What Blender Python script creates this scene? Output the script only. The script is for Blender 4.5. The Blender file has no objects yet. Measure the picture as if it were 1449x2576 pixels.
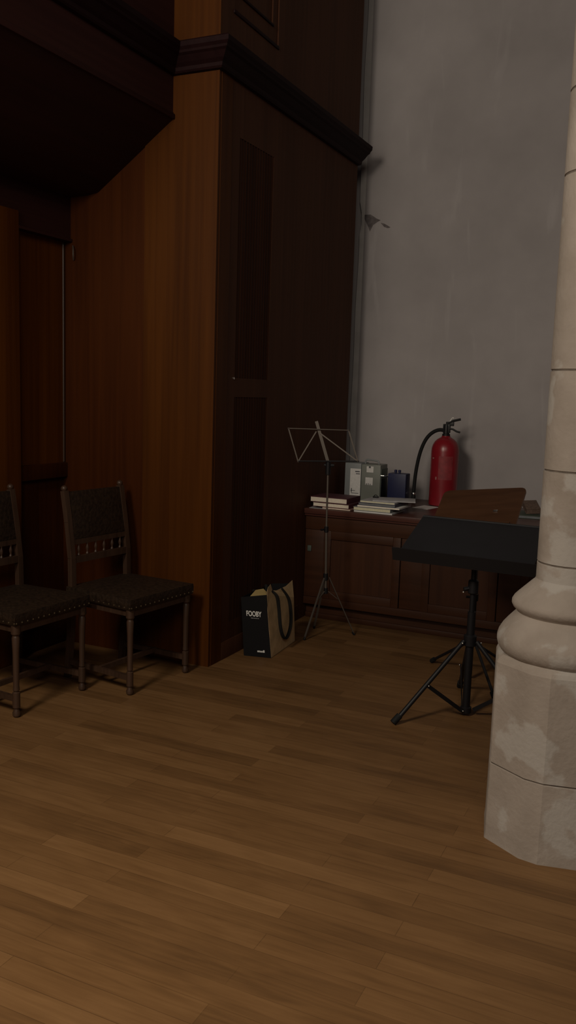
import bpy, bmesh, math, random
from mathutils import Vector, Matrix
random.seed(7)
S = bpy.context.scene
COL = S.collection
PI = math.pi

# ------------------------------------------------------------------ materials
def mat(name):
    m = bpy.data.materials.new(name); m.use_nodes = True
    nt = m.node_tree
    b = nt.nodes['Principled BSDF']
    return m, nt, b
def simple(name, col, rough=.5, metal=0., spec=.5, noise=0., scale=30., bump=0.):
    m, nt, b = mat(name)
    b.inputs['Roughness'].default_value = rough
    b.inputs['Metallic'].default_value = metal
    b.inputs['Specular IOR Level'].default_value = spec
    if noise > 0 or bump > 0:
        tc = nt.nodes.new('ShaderNodeTexCoord')
        n = nt.nodes.new('ShaderNodeTexNoise'); n.inputs['Scale'].default_value = scale; n.inputs['Detail'].default_value = 5
        nt.links.new(tc.outputs['Object'], n.inputs['Vector'])
        r = nt.nodes.new('ShaderNodeValToRGB')
        r.color_ramp.elements[0].position = .3; r.color_ramp.elements[1].position = .7
        r.color_ramp.elements[0].color = [c*(1-noise) for c in col] + [1]
        r.color_ramp.elements[1].color = [min(1, c*(1+noise)) for c in col] + [1]
        nt.links.new(n.outputs['Fac'], r.inputs['Fac'])
        nt.links.new(r.outputs['Color'], b.inputs['Base Color'])
        if bump > 0:
            bp = nt.nodes.new('ShaderNodeBump'); bp.inputs['Strength'].default_value = bump; bp.inputs['Distance'].default_value = .01
            nt.links.new(n.outputs['Fac'], bp.inputs['Height']); nt.links.new(bp.outputs['Normal'], b.inputs['Normal'])
    else:
        b.inputs['Base Color'].default_value = list(col) + [1]
    return m
def wood(name, dark, light, rough=.4, axis='Z', fine=38., spec=.4, long=.9):
    """grain stretched along one axis"""
    m, nt, b = mat(name)
    b.inputs['Roughness'].default_value = rough
    b.inputs['Specular IOR Level'].default_value = spec
    tc = nt.nodes.new('ShaderNodeTexCoord')
    def stretched(across, along, detail, dist):
        mp = nt.nodes.new('ShaderNodeMapping')
        sc = {'X': (along, across, across), 'Y': (across, along, across), 'Z': (across, across, along)}[axis]
        mp.inputs['Scale'].default_value = sc
        nt.links.new(tc.outputs['Object'], mp.inputs['Vector'])
        n = nt.nodes.new('ShaderNodeTexNoise'); n.inputs['Scale'].default_value = 1; n.inputs['Detail'].default_value = detail
        n.inputs['Distortion'].default_value = dist
        nt.links.new(mp.outputs['Vector'], n.inputs['Vector'])
        return n
    n1 = stretched(fine, long, 5, .3); n2 = stretched(fine*.16, long*.4, 3, .2)
    mx = nt.nodes.new('ShaderNodeMath'); mx.operation = 'MULTIPLY_ADD'
    mx.inputs[1].default_value = .55
    h = nt.nodes.new('ShaderNodeMath'); h.operation = 'MULTIPLY'; h.inputs[1].default_value = .45
    nt.links.new(n2.outputs['Fac'], h.inputs[0])
    nt.links.new(n1.outputs['Fac'], mx.inputs[0]); nt.links.new(h.outputs[0], mx.inputs[2])
    r = nt.nodes.new('ShaderNodeValToRGB')
    r.color_ramp.elements[0].position = .36; r.color_ramp.elements[1].position = .64
    r.color_ramp.elements[0].color = list(dark) + [1]; r.color_ramp.elements[1].color = list(light) + [1]
    nt.links.new(mx.outputs[0], r.inputs['Fac']); nt.links.new(r.outputs['Color'], b.inputs['Base Color'])
    bp = nt.nodes.new('ShaderNodeBump'); bp.inputs['Strength'].default_value = .12; bp.inputs['Distance'].default_value = .004
    nt.links.new(n1.outputs['Fac'], bp.inputs['Height']); nt.links.new(bp.outputs['Normal'], b.inputs['Normal'])
    return m

def floor_mat():
    m, nt, b = mat('oak_strip_floor')
    b.inputs['Specular IOR Level'].default_value = .3
    tc = nt.nodes.new('ShaderNodeTexCoord')
    br = nt.nodes.new('ShaderNodeTexBrick')
    br.offset = .37; br.offset_frequency = 2; br.squash = 1.0
    br.inputs['Color1'].default_value = (.30, .30, .30, 1); br.inputs['Color2'].default_value = (.78, .78, .78, 1)
    br.inputs['Mortar'].default_value = (.18, .18, .18, 1)
    br.inputs['Scale'].default_value = 1; br.inputs['Mortar Size'].default_value = .0012
    br.inputs['Mortar Smooth'].default_value = .2
    br.inputs['Brick Width'].default_value = .86; br.inputs['Row Height'].default_value = .0785
    mp0 = nt.nodes.new('ShaderNodeMapping'); mp0.inputs['Location'].default_value = (.64, -.052, 0)
    nt.links.new(tc.outputs['Object'], mp0.inputs['Vector']); nt.links.new(mp0.outputs['Vector'], br.inputs['Vector'])
    mp = nt.nodes.new('ShaderNodeMapping'); mp.inputs['Scale'].default_value = (2.2, 46, 1)
    nt.links.new(tc.outputs['Object'], mp.inputs['Vector'])
    n = nt.nodes.new('ShaderNodeTexNoise'); n.inputs['Scale'].default_value = 1; n.inputs['Detail'].default_value = 7; n.inputs['Distortion'].default_value = 1.2
    nt.links.new(mp.outputs['Vector'], n.inputs['Vector'])
    n2 = nt.nodes.new('ShaderNodeTexNoise'); n2.inputs['Scale'].default_value = 2.6; n2.inputs['Detail'].default_value = 5
    nt.links.new(tc.outputs['Object'], n2.inputs['Vector'])
    mpk = nt.nodes.new('ShaderNodeMapping'); mpk.inputs['Scale'].default_value = (3.2, 15, 1)
    nt.links.new(tc.outputs['Object'], mpk.inputs['Vector'])
    n3 = nt.nodes.new('ShaderNodeTexNoise'); n3.inputs['Scale'].default_value = 1.3; n3.inputs['Detail'].default_value = 4; n3.inputs['Distortion'].default_value = .8
    nt.links.new(mpk.outputs['Vector'], n3.inputs['Vector'])
    def mul(a, k):
        q = nt.nodes.new('ShaderNodeMath'); q.operation = 'MULTIPLY'; q.inputs[1].default_value = k; nt.links.new(a, q.inputs[0]); return q.outputs[0]
    def add(a, c):
        q = nt.nodes.new('ShaderNodeMath'); q.operation = 'ADD'; nt.links.new(a, q.inputs[0]); nt.links.new(c, q.inputs[1]); return q.outputs[0]
    bw = nt.nodes.new('ShaderNodeRGBToBW'); nt.links.new(br.outputs['Color'], bw.inputs[0])
    f = add(add(mul(bw.outputs[0], .48), mul(n.outputs['Fac'], .34)), add(mul(n2.outputs['Fac'], .22), mul(n3.outputs['Fac'], .34)))
    r = nt.nodes.new('ShaderNodeValToRGB')
    e = r.color_ramp.elements
    e[0].position = .40; e[0].color = (.082, .0405, .0155, 1)
    e[1].position = .98; e[1].color = (.240, .128, .052, 1)
    x = e.new(.68); x.color = (.164, .083, .0315, 1)
    nt.links.new(f, r.inputs['Fac']); nt.links.new(r.outputs['Color'], b.inputs['Base Color'])
    rr = nt.nodes.new('ShaderNodeMapRange'); rr.inputs['To Min'].default_value = .36; rr.inputs['To Max'].default_value = .58
    nt.links.new(n2.outputs['Fac'], rr.inputs['Value']); nt.links.new(rr.outputs[0], b.inputs['Roughness'])
    bp = nt.nodes.new('ShaderNodeBump'); bp.inputs['Strength'].default_value = .15; bp.inputs['Distance'].default_value = .003
    nt.links.new(f, bp.inputs['Height']); nt.links.new(bp.outputs['Normal'], b.inputs['Normal'])
    return m

def plaster_mat():
    m, nt, b = mat('grey_lime_plaster')
    b.inputs['Roughness'].default_value = .9; b.inputs['Specular IOR Level'].default_value = .15
    tc = nt.nodes.new('ShaderNodeTexCoord')
    n = nt.nodes.new('ShaderNodeTexNoise'); n.inputs['Scale'].default_value = 1.5; n.inputs['Detail'].default_value = 7; n.inputs['Roughness'].default_value = .55
    nt.links.new(tc.outputs['Object'], n.inputs['Vector'])
    mp = nt.nodes.new('ShaderNodeMapping'); mp.inputs['Scale'].default_value = (7, 7, 1.1); mp.inputs['Rotation'].default_value = (0, .25, 0)
    nt.links.new(tc.outputs['Object'], mp.inputs['Vector'])
    n2 = nt.nodes.new('ShaderNodeTexNoise'); n2.inputs['Scale'].default_value = 1.0; n2.inputs['Detail'].default_value = 6; n2.inputs['Distortion'].default_value = 1.0
    nt.links.new(mp.outputs['Vector'], n2.inputs['Vector'])
    r = nt.nodes.new('ShaderNodeValToRGB')
    r.color_ramp.elements[0].position = .3; r.color_ramp.elements[1].position = .72
    r.color_ramp.elements[0].color = (.315, .288, .286, 1); r.color_ramp.elements[1].color = (.415, .381, .378, 1)
    nt.links.new(n.outputs['Fac'], r.inputs['Fac'])
    r2 = nt.nodes.new('ShaderNodeValToRGB')
    r2.color_ramp.elements[0].position = .60; r2.color_ramp.elements[1].position = .78
    r2.color_ramp.elements[0].color = (0, 0, 0, 1); r2.color_ramp.elements[1].color = (.5, .5, .5, 1)
    nt.links.new(n2.outputs['Fac'], r2.inputs['Fac'])
    mx = nt.nodes.new('ShaderNodeMix'); mx.data_type = 'RGBA'
    nt.links.new(r2.outputs['Color'], mx.inputs[0]); nt.links.new(r.outputs['Color'], mx.inputs[6]); mx.inputs[7].default_value = (.49, .455, .455, 1)
    nt.links.new(mx.outputs[2], b.inputs['Base Color'])
    bp = nt.nodes.new('ShaderNodeBump'); bp.inputs['Strength'].default_value = .2; bp.inputs['Distance'].default_value = .02
    nt.links.new(n.outputs['Fac'], bp.inputs['Height']); nt.links.new(bp.outputs['Normal'], b.inputs['Normal'])
    return m

def stone_mat():
    m, nt, b = mat('worn_limestone')
    b.inputs['Roughness'].default_value = .85; b.inputs['Specular IOR Level'].default_value = .2
    tc = nt.nodes.new('ShaderNodeTexCoord')
    def nz(scale, det, dist=0., vec=None):
        n = nt.nodes.new('ShaderNodeTexNoise'); n.inputs['Scale'].default_value = scale; n.inputs['Detail'].default_value = det; n.inputs['Distortion'].default_value = dist
        nt.links.new(vec or tc.outputs['Object'], n.inputs['Vector']); return n
    n = nz(7, 7); n2 = nz(5.2, 8, .15); n3 = nz(60, 3)
    r = nt.nodes.new('ShaderNodeValToRGB')
    r.color_ramp.elements[0].position = .3; r.color_ramp.elements[1].position = .7
    r.color_ramp.elements[0].color = (.285, .240, .203, 1); r.color_ramp.elements[1].color = (.372, .320, .278, 1)
    nt.links.new(n.outputs['Fac'], r.inputs['Fac'])
    r2 = nt.nodes.new('ShaderNodeValToRGB')
    r2.color_ramp.elements[0].position = .575; r2.color_ramp.elements[1].position = .615
    r2.color_ramp.elements[0].color = (0, 0, 0, 1); r2.color_ramp.elements[1].color = (.6, .6, .6, 1)
    sx = nt.nodes.new('ShaderNodeSeparateXYZ'); nt.links.new(tc.outputs['Object'], sx.inputs[0])
    lo = nt.nodes.new('ShaderNodeMapRange'); lo.inputs['From Min'].default_value = .55; lo.inputs['From Max'].default_value = .95
    lo.inputs['To Min'].default_value = .03; lo.inputs['To Max'].default_value = 0
    nt.links.new(sx.outputs['Z'], lo.inputs['Value'])
    ad = nt.nodes.new('ShaderNodeMath'); ad.operation = 'ADD'
    nt.links.new(n2.outputs['Fac'], ad.inputs[0]); nt.links.new(lo.outputs[0], ad.inputs[1])
    nt.links.new(ad.outputs[0], r2.inputs['Fac'])
    mx = nt.nodes.new('ShaderNodeMix'); mx.data_type = 'RGBA'
    nt.links.new(r2.outputs['Color'], mx.inputs[0]); nt.links.new(r.outputs['Color'], mx.inputs[6]); mx.inputs[7].default_value = (.44, .415, .385, 1)
    nt.links.new(mx.outputs[2], b.inputs['Base Color'])
    bp = nt.nodes.new('ShaderNodeBump'); bp.inputs['Strength'].default_value = .3; bp.inputs['Distance'].default_value = .006
    nt.links.new(n3.outputs['Fac'], bp.inputs['Height']); nt.links.new(bp.outputs['Normal'], b.inputs['Normal'])
    return m

M = dict(
    floor=floor_mat(), plaster=plaster_mat(), stone=stone_mat(),
    mortar=simple('joint_mortar', (.15, .122, .10), .95, noise=.3),
    crack=simple('bare_render', (.115, .098, .098), .95, noise=.3, scale=40),
    case=wood('organ_wood', (.053, .0150, .0018), (.086, .0262, .0032), .5, 'Z', 34, .12),
    case_dark=wood('organ_wood_dark', (.066, .0265, .0130), (.090, .036, .0185), .6, 'Z', 34, .10),
    case_side_lit=wood('organ_wood_side_lit', (.088, .0245, .0030), (.140, .042, .0052), .5, 'Z', 34, .12),  # case wood brightened; the colour stands in for light on the side
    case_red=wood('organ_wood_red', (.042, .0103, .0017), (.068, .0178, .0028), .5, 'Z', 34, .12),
    plasteredge=simple('plaster_edge', (.50, .47, .45), .9, noise=.12, scale=6, spec=.15),
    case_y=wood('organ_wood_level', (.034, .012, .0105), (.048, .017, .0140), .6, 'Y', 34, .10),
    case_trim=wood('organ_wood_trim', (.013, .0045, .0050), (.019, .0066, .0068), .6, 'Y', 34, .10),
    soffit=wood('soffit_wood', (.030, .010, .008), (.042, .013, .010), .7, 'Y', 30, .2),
    reed=wood('reeded_wood', (.030, .0115, .006), (.050, .019, .0095), .6, 'Z', 60, .10),
    cab=wood('cupboard_wood', (.039, .013, .0048), (.062, .021, .0082), .5, 'X', 30, .3),
    cabv=wood('cupboard_panel_wood', (.039, .012, .0042), (.062, .020, .0068), .5, 'Z', 30, .3),
    cabtop=wood('cupboard_top_wood', (.062, .022, .016), (.10, .036, .026), .35, 'X', 26, .4),
    chair=wood('chair_wood', (.040, .021, .0125), (.070, .037, .0225), .42, 'Z', 60, .45),
    leather=simple('embossed_leather', (.024, .0135, .0075), .5, noise=.45, scale=60, spec=.4, bump=.4),
    nail=simple('dull_nail', (.10, .068, .035), .5, metal=.4),
    black=simple('black_paint', (.0085, .0080, .0095), .5, spec=.35),
    blackdesk=simple('black_desk', (.016, .0155, .018), .55, spec=.35, noise=.1, scale=8),
    rubber=simple('black_rubber', (.012, .012, .012), .7, spec=.2),
    steel=simple('bright_bolt', (.85, .84, .80), .25, metal=1),
    wire=simple('nickel_tube', (.15, .125, .105), .45, metal=.5),
    deskwood=wood('desk_wood', (.058, .024, .011), (.085, .037, .017), .4, 'X', 34, .35),
    deskedge=simple('desk_edge', (.36, .18, .085), .45),
    red=simple('red_enamel', (.235, .011, .018), .32, noise=.12, scale=9, spec=.5),
    redlabel=simple('worn_label', (.245, .026, .032), .6, noise=.25, scale=24),
    wornwhite=simple('worn_white', (.34, .15, .14), .7),
    white=simple('white_plastic', (.72, .70, .66), .5),
    paper=simple('white_paper', (.70, .68, .66), .8, noise=.06, scale=60),
    papergrey=simple('grey_paper', (.44, .43, .44), .6, noise=.15, scale=20),
    cream=simple('page_edges', (.78, .70, .57), .85, noise=.08, scale=120),
    cream2=simple('page_edges_yellow', (.66, .62, .44), .85, noise=.08, scale=120),
    coverred=simple('maroon_cover', (.085, .022, .030), .55),
    coverblue=simple('dark_blue_cover', (.035, .035, .060), .5),
    covergrey=simple('grey_cover', (.16, .17, .18), .5, noise=.15, scale=15),
    coverpale=simple('pale_cover', (.50, .52, .52), .55),
    pink=simple('pinkish_cover', (.36, .20, .17), .6),
    metalgrey=simple('grey_green_enamel', (.205, .215, .190), .5, noise=.06, scale=12),
    metalblue=simple('grey_blue_enamel', (.225, .240, .245), .5, noise=.06, scale=12),
    metaldark=simple('dark_green_enamel', (.075, .095, .078), .5),
    tinblue=simple('navy_enamel', (.016, .020, .068), .45, spec=.4),
    ink=simple('ink', (.10, .10, .11), .8),
    bagblack=simple('black_paper', (.0075, .0070, .0078), .75, spec=.2),
    bagtan=simple('tan_paper', (.60, .42, .225), .75, noise=.22, scale=14),
    bagin=simple('olive_paper', (.32, .23, .085), .8, noise=.12, scale=14),
    print=simple('white_print', (.80, .79, .76), .7),
    rope=simple('black_cord', (.014, .013, .012), .8, spec=.2),
    brown=simple('brown_cover', (.13, .082, .060), .7, noise=.3, scale=60),
    green=simple('dark_green_cover', (.045, .062, .042), .6),
    chrome=simple('chrome_catch', (.9, .9, .88), .2, metal=1),
)

# ------------------------------------------------------------------ mesh helpers
def BM(): return bmesh.new()
def box(bm, x0, x1, y0, y1, z0, z1, bev=0., mtx=None):
    vs = [bm.verts.new(p) for p in ((x0,y0,z0),(x1,y0,z0),(x1,y1,z0),(x0,y1,z0),(x0,y0,z1),(x1,y0,z1),(x1,y1,z1),(x0,y1,z1))]
    fs = [bm.faces.new([vs[i] for i in q]) for q in ((3,2,1,0),(4,5,6,7),(0,1,5,4),(1,2,6,5),(2,3,7,6),(3,0,4,7))]
    if bev > 0:
        es = list({e for f in fs for e in f.edges})
        r = bmesh.ops.bevel(bm, geom=es, offset=bev, segments=2, affect='EDGES', profile=.6)
        vs = list({v for f in r['faces'] for v in f.verts} | {v for v in vs if v.is_valid})
    if mtx is not None:
        bmesh.ops.transform(bm, matrix=mtx, verts=[v for v in vs if v.is_valid])
def lathe(bm, prof, cx=0, cy=0, seg=24, mtx=None, caps=True):
    rings = []
    for r, z in prof:
        rings.append([bm.verts.new((cx + r*math.cos(2*PI*i/seg), cy + r*math.sin(2*PI*i/seg), z)) for i in range(seg)])
    for a, b in zip(rings, rings[1:]):
        for i in range(seg):
            j = (i+1) % seg
            bm.faces.new((a[i], a[j], b[j], b[i]))
    if caps:
        bm.faces.new(rings[0][::-1]); bm.faces.new(rings[-1])
    if mtx is not None:
        bmesh.ops.transform(bm, matrix=mtx, verts=[v for r in rings for v in r])
def smooth_path(pts, n=6):
    """Catmull-Rom through the points"""
    P = [Vector(p) for p in pts]; out = []
    for i in range(len(P)-1):
        p0 = P[max(i-1, 0)]; p1 = P[i]; p2 = P[i+1]; p3 = P[min(i+2, len(P)-1)]
        for k in range(n):
            t = k/n
            out.append(.5*((2*p1) + (p2-p0)*t + (2*p0-5*p1+4*p2-p3)*t*t + (3*p1-p0-3*p2+p3)*t**3))
    out.append(P[-1]); return out
def tube(bm, pts, r, seg=10, r2=None):
    P = [Vector(p) for p in pts]; rings = []
    up = None
    for i, p in enumerate(P):
        d = (P[min(i+1, len(P)-1)] - P[max(i-1, 0)]).normalized()
        if up is None:
            up = Vector((0,0,1)) if abs(d.z) < .9 else Vector((1,0,0))
        u = d.cross(up).normalized(); v = u.cross(d).normalized(); up = v
        rr = r if r2 is None else r + (r2-r)*i/(len(P)-1)
        rings.append([bm.verts.new(p + u*rr*math.cos(2*PI*k/seg) + v*rr*math.sin(2*PI*k/seg)) for k in range(seg)])
    for a, b in zip(rings, rings[1:]):
        for i in range(seg):
            j = (i+1) % seg
            bm.faces.new((a[i], a[j], b[j], b[i]))
    bm.faces.new(rings[0][::-1]); bm.faces.new(rings[-1])
def bar(bm, a, b, w, t, side):
    """flat bar from a to b, width w along side, thickness t"""
    a = Vector(a); b = Vector(b); d = (b-a).normalized(); s = Vector(side); s = (s - d*s.dot(d)).normalized(); n = d.cross(s)
    vs = []
    for p in (a, b):
        for i, j in ((-1,-1),(1,-1),(1,1),(-1,1)):
            vs.append(bm.verts.new(p + s*w/2*i + n*t/2*j))
    for q in ((3,2,1,0),(4,5,6,7),(0,1,5,4),(1,2,6,5),(2,3,7,6),(3,0,4,7)):
        bm.faces.new([vs[i] for i in q])
def prism(bm, poly, z0, z1, mtx=None):
    a = [bm.verts.new((x, y, z0)) for x, y in poly]; b = [bm.verts.new((x, y, z1)) for x, y in poly]
    n = len(poly)
    bm.faces.new(a[::-1]); bm.faces.new(b)
    for i in range(n):
        j = (i+1) % n
        bm.faces.new((a[i], a[j], b[j], b[i]))
    if mtx is not None: bmesh.ops.transform(bm, matrix=mtx, verts=a+b)
def sweep_profile(bm, path, prof):
    """path: (x,y,(nx,ny)) with mitre vectors; prof: (p,z) closed"""
    rings = [[bm.verts.new((x + nx*p, y + ny*p, z)) for p, z in prof] for x, y, (nx, ny) in path]
    n = len(prof)
    for a, b in zip(rings, rings[1:]):
        for i in range(n):
            j = (i+1) % n
            bm.faces.new((a[i], b[i], b[j], a[j]))
    bm.faces.new(rings[0]); bm.faces.new(rings[-1][::-1])
def obj(name, bm, m, parent=None, smooth=True, loc=None, label=None):
    bmesh.ops.recalc_face_normals(bm, faces=bm.faces[:])
    me = bpy.data.meshes.new(name); bm.to_mesh(me); bm.free()
    mats = m if isinstance(m, (list, tuple)) else [m]
    for k in mats: me.materials.append(k)
    if smooth:
        me.polygons.foreach_set('use_smooth', [True]*len(me.polygons))
        me.set_sharp_from_angle(angle=math.radians(34))
    o = bpy.data.objects.new(name, me); COL.objects.link(o)
    if parent is not None: o.parent = parent
    if loc is not None: o.location = loc
    if label: o['label'] = label
    return o
def thing(name, label, cat, loc=(0,0,0), rz=0., group=None, kind=None):
    o = bpy.data.objects.new(name, None); COL.objects.link(o)
    o.empty_display_size = .1
    o.location = loc; o.rotation_euler = (0, 0, rz); o['label'] = label; o['category'] = cat
    if group: o['group'] = group
    if kind: o['kind'] = kind
    return o
def tag(o, label=None, cat=None, group=None, kind=None):
    if label: o['label'] = label
    if cat: o['category'] = cat
    if group: o['group'] = group
    if kind: o['kind'] = kind
    return o
def text_bm(s, size, xscale=1., depth=.0006, bold=.0):
    """lettering lying in the local XZ plane, facing -Y, origin at the left end of the baseline"""
    cu = bpy.data.curves.new('lettering', 'FONT'); cu.body = s; cu.size = size; cu.offset = bold; cu.extrude = depth/2
    o = bpy.data.objects.new('lettering', cu); COL.objects.link(o)
    dg = bpy.context.evaluated_depsgraph_get()
    me = bpy.data.meshes.new_from_object(o.evaluated_get(dg))
    bm = bmesh.new(); bm.from_mesh(me)
    bpy.data.objects.remove(o); bpy.data.curves.remove(cu); bpy.data.meshes.remove(me)
    bmesh.ops.transform(bm, matrix=Matrix.Rotation(PI/2, 4, 'X') @ Matrix.Diagonal((xscale, 1, 1, 1)), verts=bm.verts[:])
    return bm

# ------------------------------------------------------------------ the setting
bm = BM(); box(bm, -6, 3.5, -4, 6.4, -.1, 0)
tag(obj('floor', bm, M['floor'], smooth=False), 'brown oak strip floor of narrow worn boards', 'floor', kind='structure')

wb = thing('wall_back', 'grey lime-plastered stone wall behind the low cupboard', 'wall', kind='structure')
bm = BM()
prof = [(-2.330, 6.40), (-2.330, 6.184), (3.5, 6.184), (3.5, 6.40)]
prism(bm, prof, 0, 6.2)
obj('plaster', bm, M['plaster'], wb)
bm = BM(); rows = []
zz = [6.2*i/80 for i in range(81)]
for z in zz:
    wob = .004*math.sin(z*3.1) + .003*math.sin(z*7.7+1)
    if abs(z-2.76) < .06: wob += .014
    rows.append([bm.verts.new((x+wob*k, y, z)) for x, y, k in ((-2.374, 6.30, 1), (-2.374, 6.190, 1), (-2.369, 6.180, 1), (-2.348, 6.177, .6), (-2.329, 6.1835, 0), (-2.329, 6.30, 0))])
for a, b in zip(rows, rows[1:]):
    for i in range(5): bm.faces.new((a[i], a[i+1], b[i+1], b[i]))
obj('plaster_edge', bm, M['plasteredge'], wb)
bm = BM(); box(bm, -6, -2.36, 6.225, 6.40, 0, 6.2)
obj('plaster_recess', bm, M['plaster'], wb)
# the chipped place and the short crack running to the right of it
bm = BM()
pts = [(-2.350,2.775),(-2.285,2.774),(-2.262,2.760),(-2.235,2.742),(-2.205,2.730),(-2.225,2.722),(-2.262,2.700),(-2.285,2.655),(-2.300,2.690),(-2.330,2.745)]
a = [bm.verts.new((x, 6.1825, z)) for x, z in pts]; bm.faces.new(a)
pts = [(-2.205,2.712),(-2.180,2.706),(-2.150,2.690),(-2.128,2.676),(-2.150,2.672),(-2.178,2.682)]
a = [bm.verts.new((x, 6.1825, z)) for x, z in pts]; bm.faces.new(a)
obj('chipped_patch', bm, M['crack'], wb, smooth=False)

XC, YF, XA, XD, YE, YN = -2.283, 3.96, -2.551, -3.25, 5.88, 1.85
wl = thing('wall_left', 'dark brown wood-panelled casing with cornice and overhanging upper storey', 'wall', kind='structure')
# lit end facing the nave: boards with a joint between them
bm = BM(); box(bm, -2.718, XC, YF, YF+.024, 0, 5.8)
obj('end_board', bm, M['case'], wl, smooth=False)
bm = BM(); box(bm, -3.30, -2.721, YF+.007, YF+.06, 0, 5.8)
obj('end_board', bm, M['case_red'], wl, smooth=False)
bm = BM(); box(bm, XC-.045, XC+.002, YF+.024, YF+.135, 0, 3.07)
obj('corner_stile', bm, M['case'], wl, smooth=False)
# flank running back to the plaster wall: stiles, rails and one wide board
bm = BM()
x0, x1 = XC-.020, XC
box(bm, x0, x1, 4.585, YE, 0, 3.07)
box(bm, x0, x1, 4.185, 4.585, 0, .20); box(bm, x0, x1, 4.185, 4.585, 1.445, 1.547); box(bm, x0, x1, 4.185, 4.585, 2.78, 3.07)
box(bm, x0, x1, YF+.10, 4.185, 0, 3.07)
obj('flank_framing', bm, M['case_dark'], wl, smooth=False)
def reeded(z0, z1):
    bm = BM(); n = 13; w = .40/n
    box(bm, x0-.02, x0+.006, 4.186, 4.584, z0, z1)
    for i in range(n):
        y = 4.185 + w*(i+.5)
        tube(bm, [(x0+.006, y, z0), (x0+.006, y, z1)], w*.46, 8)
    obj('reeded_panel', bm, M['reed'], wl)
reeded(.20, 1.445); reeded(1.547, 2.78)
# upper storey of the flank with a framed panel
bm = BM()
box(bm, x0, x1, YF+.024, 4.10, 3.16, 5.8); box(bm, x0, x1, 4.60, YE, 3.16, 5.8); box(bm, x0, x1, 4.10, 4.60, 3.16, 3.36)
box(bm, x0, x1-.007, 4.10, 4.60, 3.366, 3.455); box(bm, x0, x1-.007, 4.10, 4.16, 3.455, 5.8); box(bm, x0, x1-.007, 4.54, 4.60, 3.455, 5.8)
box(bm, x0-.02, x0+.004, 4.10, 4.60, 3.36, 5.8)
obj('upper_flank', bm, M['case_dark'], wl, smooth=False)
bm = BM(); box(bm, x1-.010, x1+.008, 4.085, 4.60, 3.350, 3.368, .004); box(bm, x1-.010, x1+.002, 4.16, 4.54, 3.450, 3.462, .003)
obj('panel_sill', bm, M['case_trim'], wl)
# overhang: fascia, its bottom bead, sloped soffit, beam over the doorway
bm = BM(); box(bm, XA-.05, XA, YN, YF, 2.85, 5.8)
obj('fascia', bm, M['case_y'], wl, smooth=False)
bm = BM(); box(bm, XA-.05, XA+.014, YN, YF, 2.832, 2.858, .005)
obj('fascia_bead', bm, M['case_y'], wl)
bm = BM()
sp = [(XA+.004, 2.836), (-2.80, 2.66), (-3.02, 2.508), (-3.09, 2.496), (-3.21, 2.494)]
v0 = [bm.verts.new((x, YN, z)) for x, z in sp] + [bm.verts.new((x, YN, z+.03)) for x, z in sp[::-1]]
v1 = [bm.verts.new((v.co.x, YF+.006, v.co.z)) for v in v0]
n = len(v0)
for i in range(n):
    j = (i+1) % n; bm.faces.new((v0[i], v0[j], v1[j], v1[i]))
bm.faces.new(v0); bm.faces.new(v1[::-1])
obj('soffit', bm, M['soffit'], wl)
bm = BM(); box(bm, -3.36, -3.205, YN, YF+.006, 2.266, 2.50); box(bm, -3.36, -3.192, 3.55, YF+.004, 2.258, 2.272)
obj('lintel_beam', bm, M['case_y'], wl, smooth=False)
# panelled side under the overhang
bm = BM()
box(bm, -3.36, XD-.012, 3.55, YF+.006, .12, .97)
box(bm, -3.36, XD, YN, 3.30, 0, 2.266)
obj('side_panel', bm, M['case_red'], wl, smooth=False)
bm = BM(); box(bm, -3.36, XD, 3.55, YF+.006, 1.045, 2.266)
obj('upper_panel', bm, M['case_side_lit'], wl, smooth=False)
bm = BM(); box(bm, -3.36, XD+.022, 3.55, YF+.004, .965, 1.048, .006); box(bm, -3.36, XD+.006, 3.55, YF+.004, 0, .12, .004)
obj('side_rail', bm, M['case_red'], wl)
bm = BM(); box(bm, -3.36, -3.19, 3.30, 3.55, 0, 2.345, .012)
obj('side_post', bm, M['case_side_lit'], wl)
bm = BM(); tube(bm, [(XD+.004, YF-.006, 1.05), (XD+.004, YF-.006, 2.262)], .006, 8)
obj('edge_bead', bm, M['chair'], wl)
bm = BM(); tube(bm, smooth_path([(-3.178, YF-.004, 2.16), (-3.170, YF-.016, 2.18), (-3.172, YF-.014, 2.215), (-3.182, YF-.004, 2.235)]), .004, 8)
obj('hook', bm, M['wire'], wl, label='small pale metal hook')
bm = BM(); tube(bm, [(XC, 4.165, 1.545), (XC+.008, 4.165, 1.545)], .006, 10)
obj('stud', bm, M['steel'], wl, label='tiny bright stud')
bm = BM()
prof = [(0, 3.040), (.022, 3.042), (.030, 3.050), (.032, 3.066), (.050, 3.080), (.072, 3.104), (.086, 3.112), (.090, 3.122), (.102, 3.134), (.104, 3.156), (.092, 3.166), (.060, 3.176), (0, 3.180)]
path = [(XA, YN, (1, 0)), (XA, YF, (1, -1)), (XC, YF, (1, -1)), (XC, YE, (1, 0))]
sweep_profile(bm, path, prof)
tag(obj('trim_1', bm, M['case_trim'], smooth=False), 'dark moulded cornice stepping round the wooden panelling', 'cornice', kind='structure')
bm = BM(); box(bm, XC-.02, XC+.003, YF+.14, 5.12, 0, .10, .002)
obj('plinth_board', bm, M['case_dark'], wl)

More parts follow.
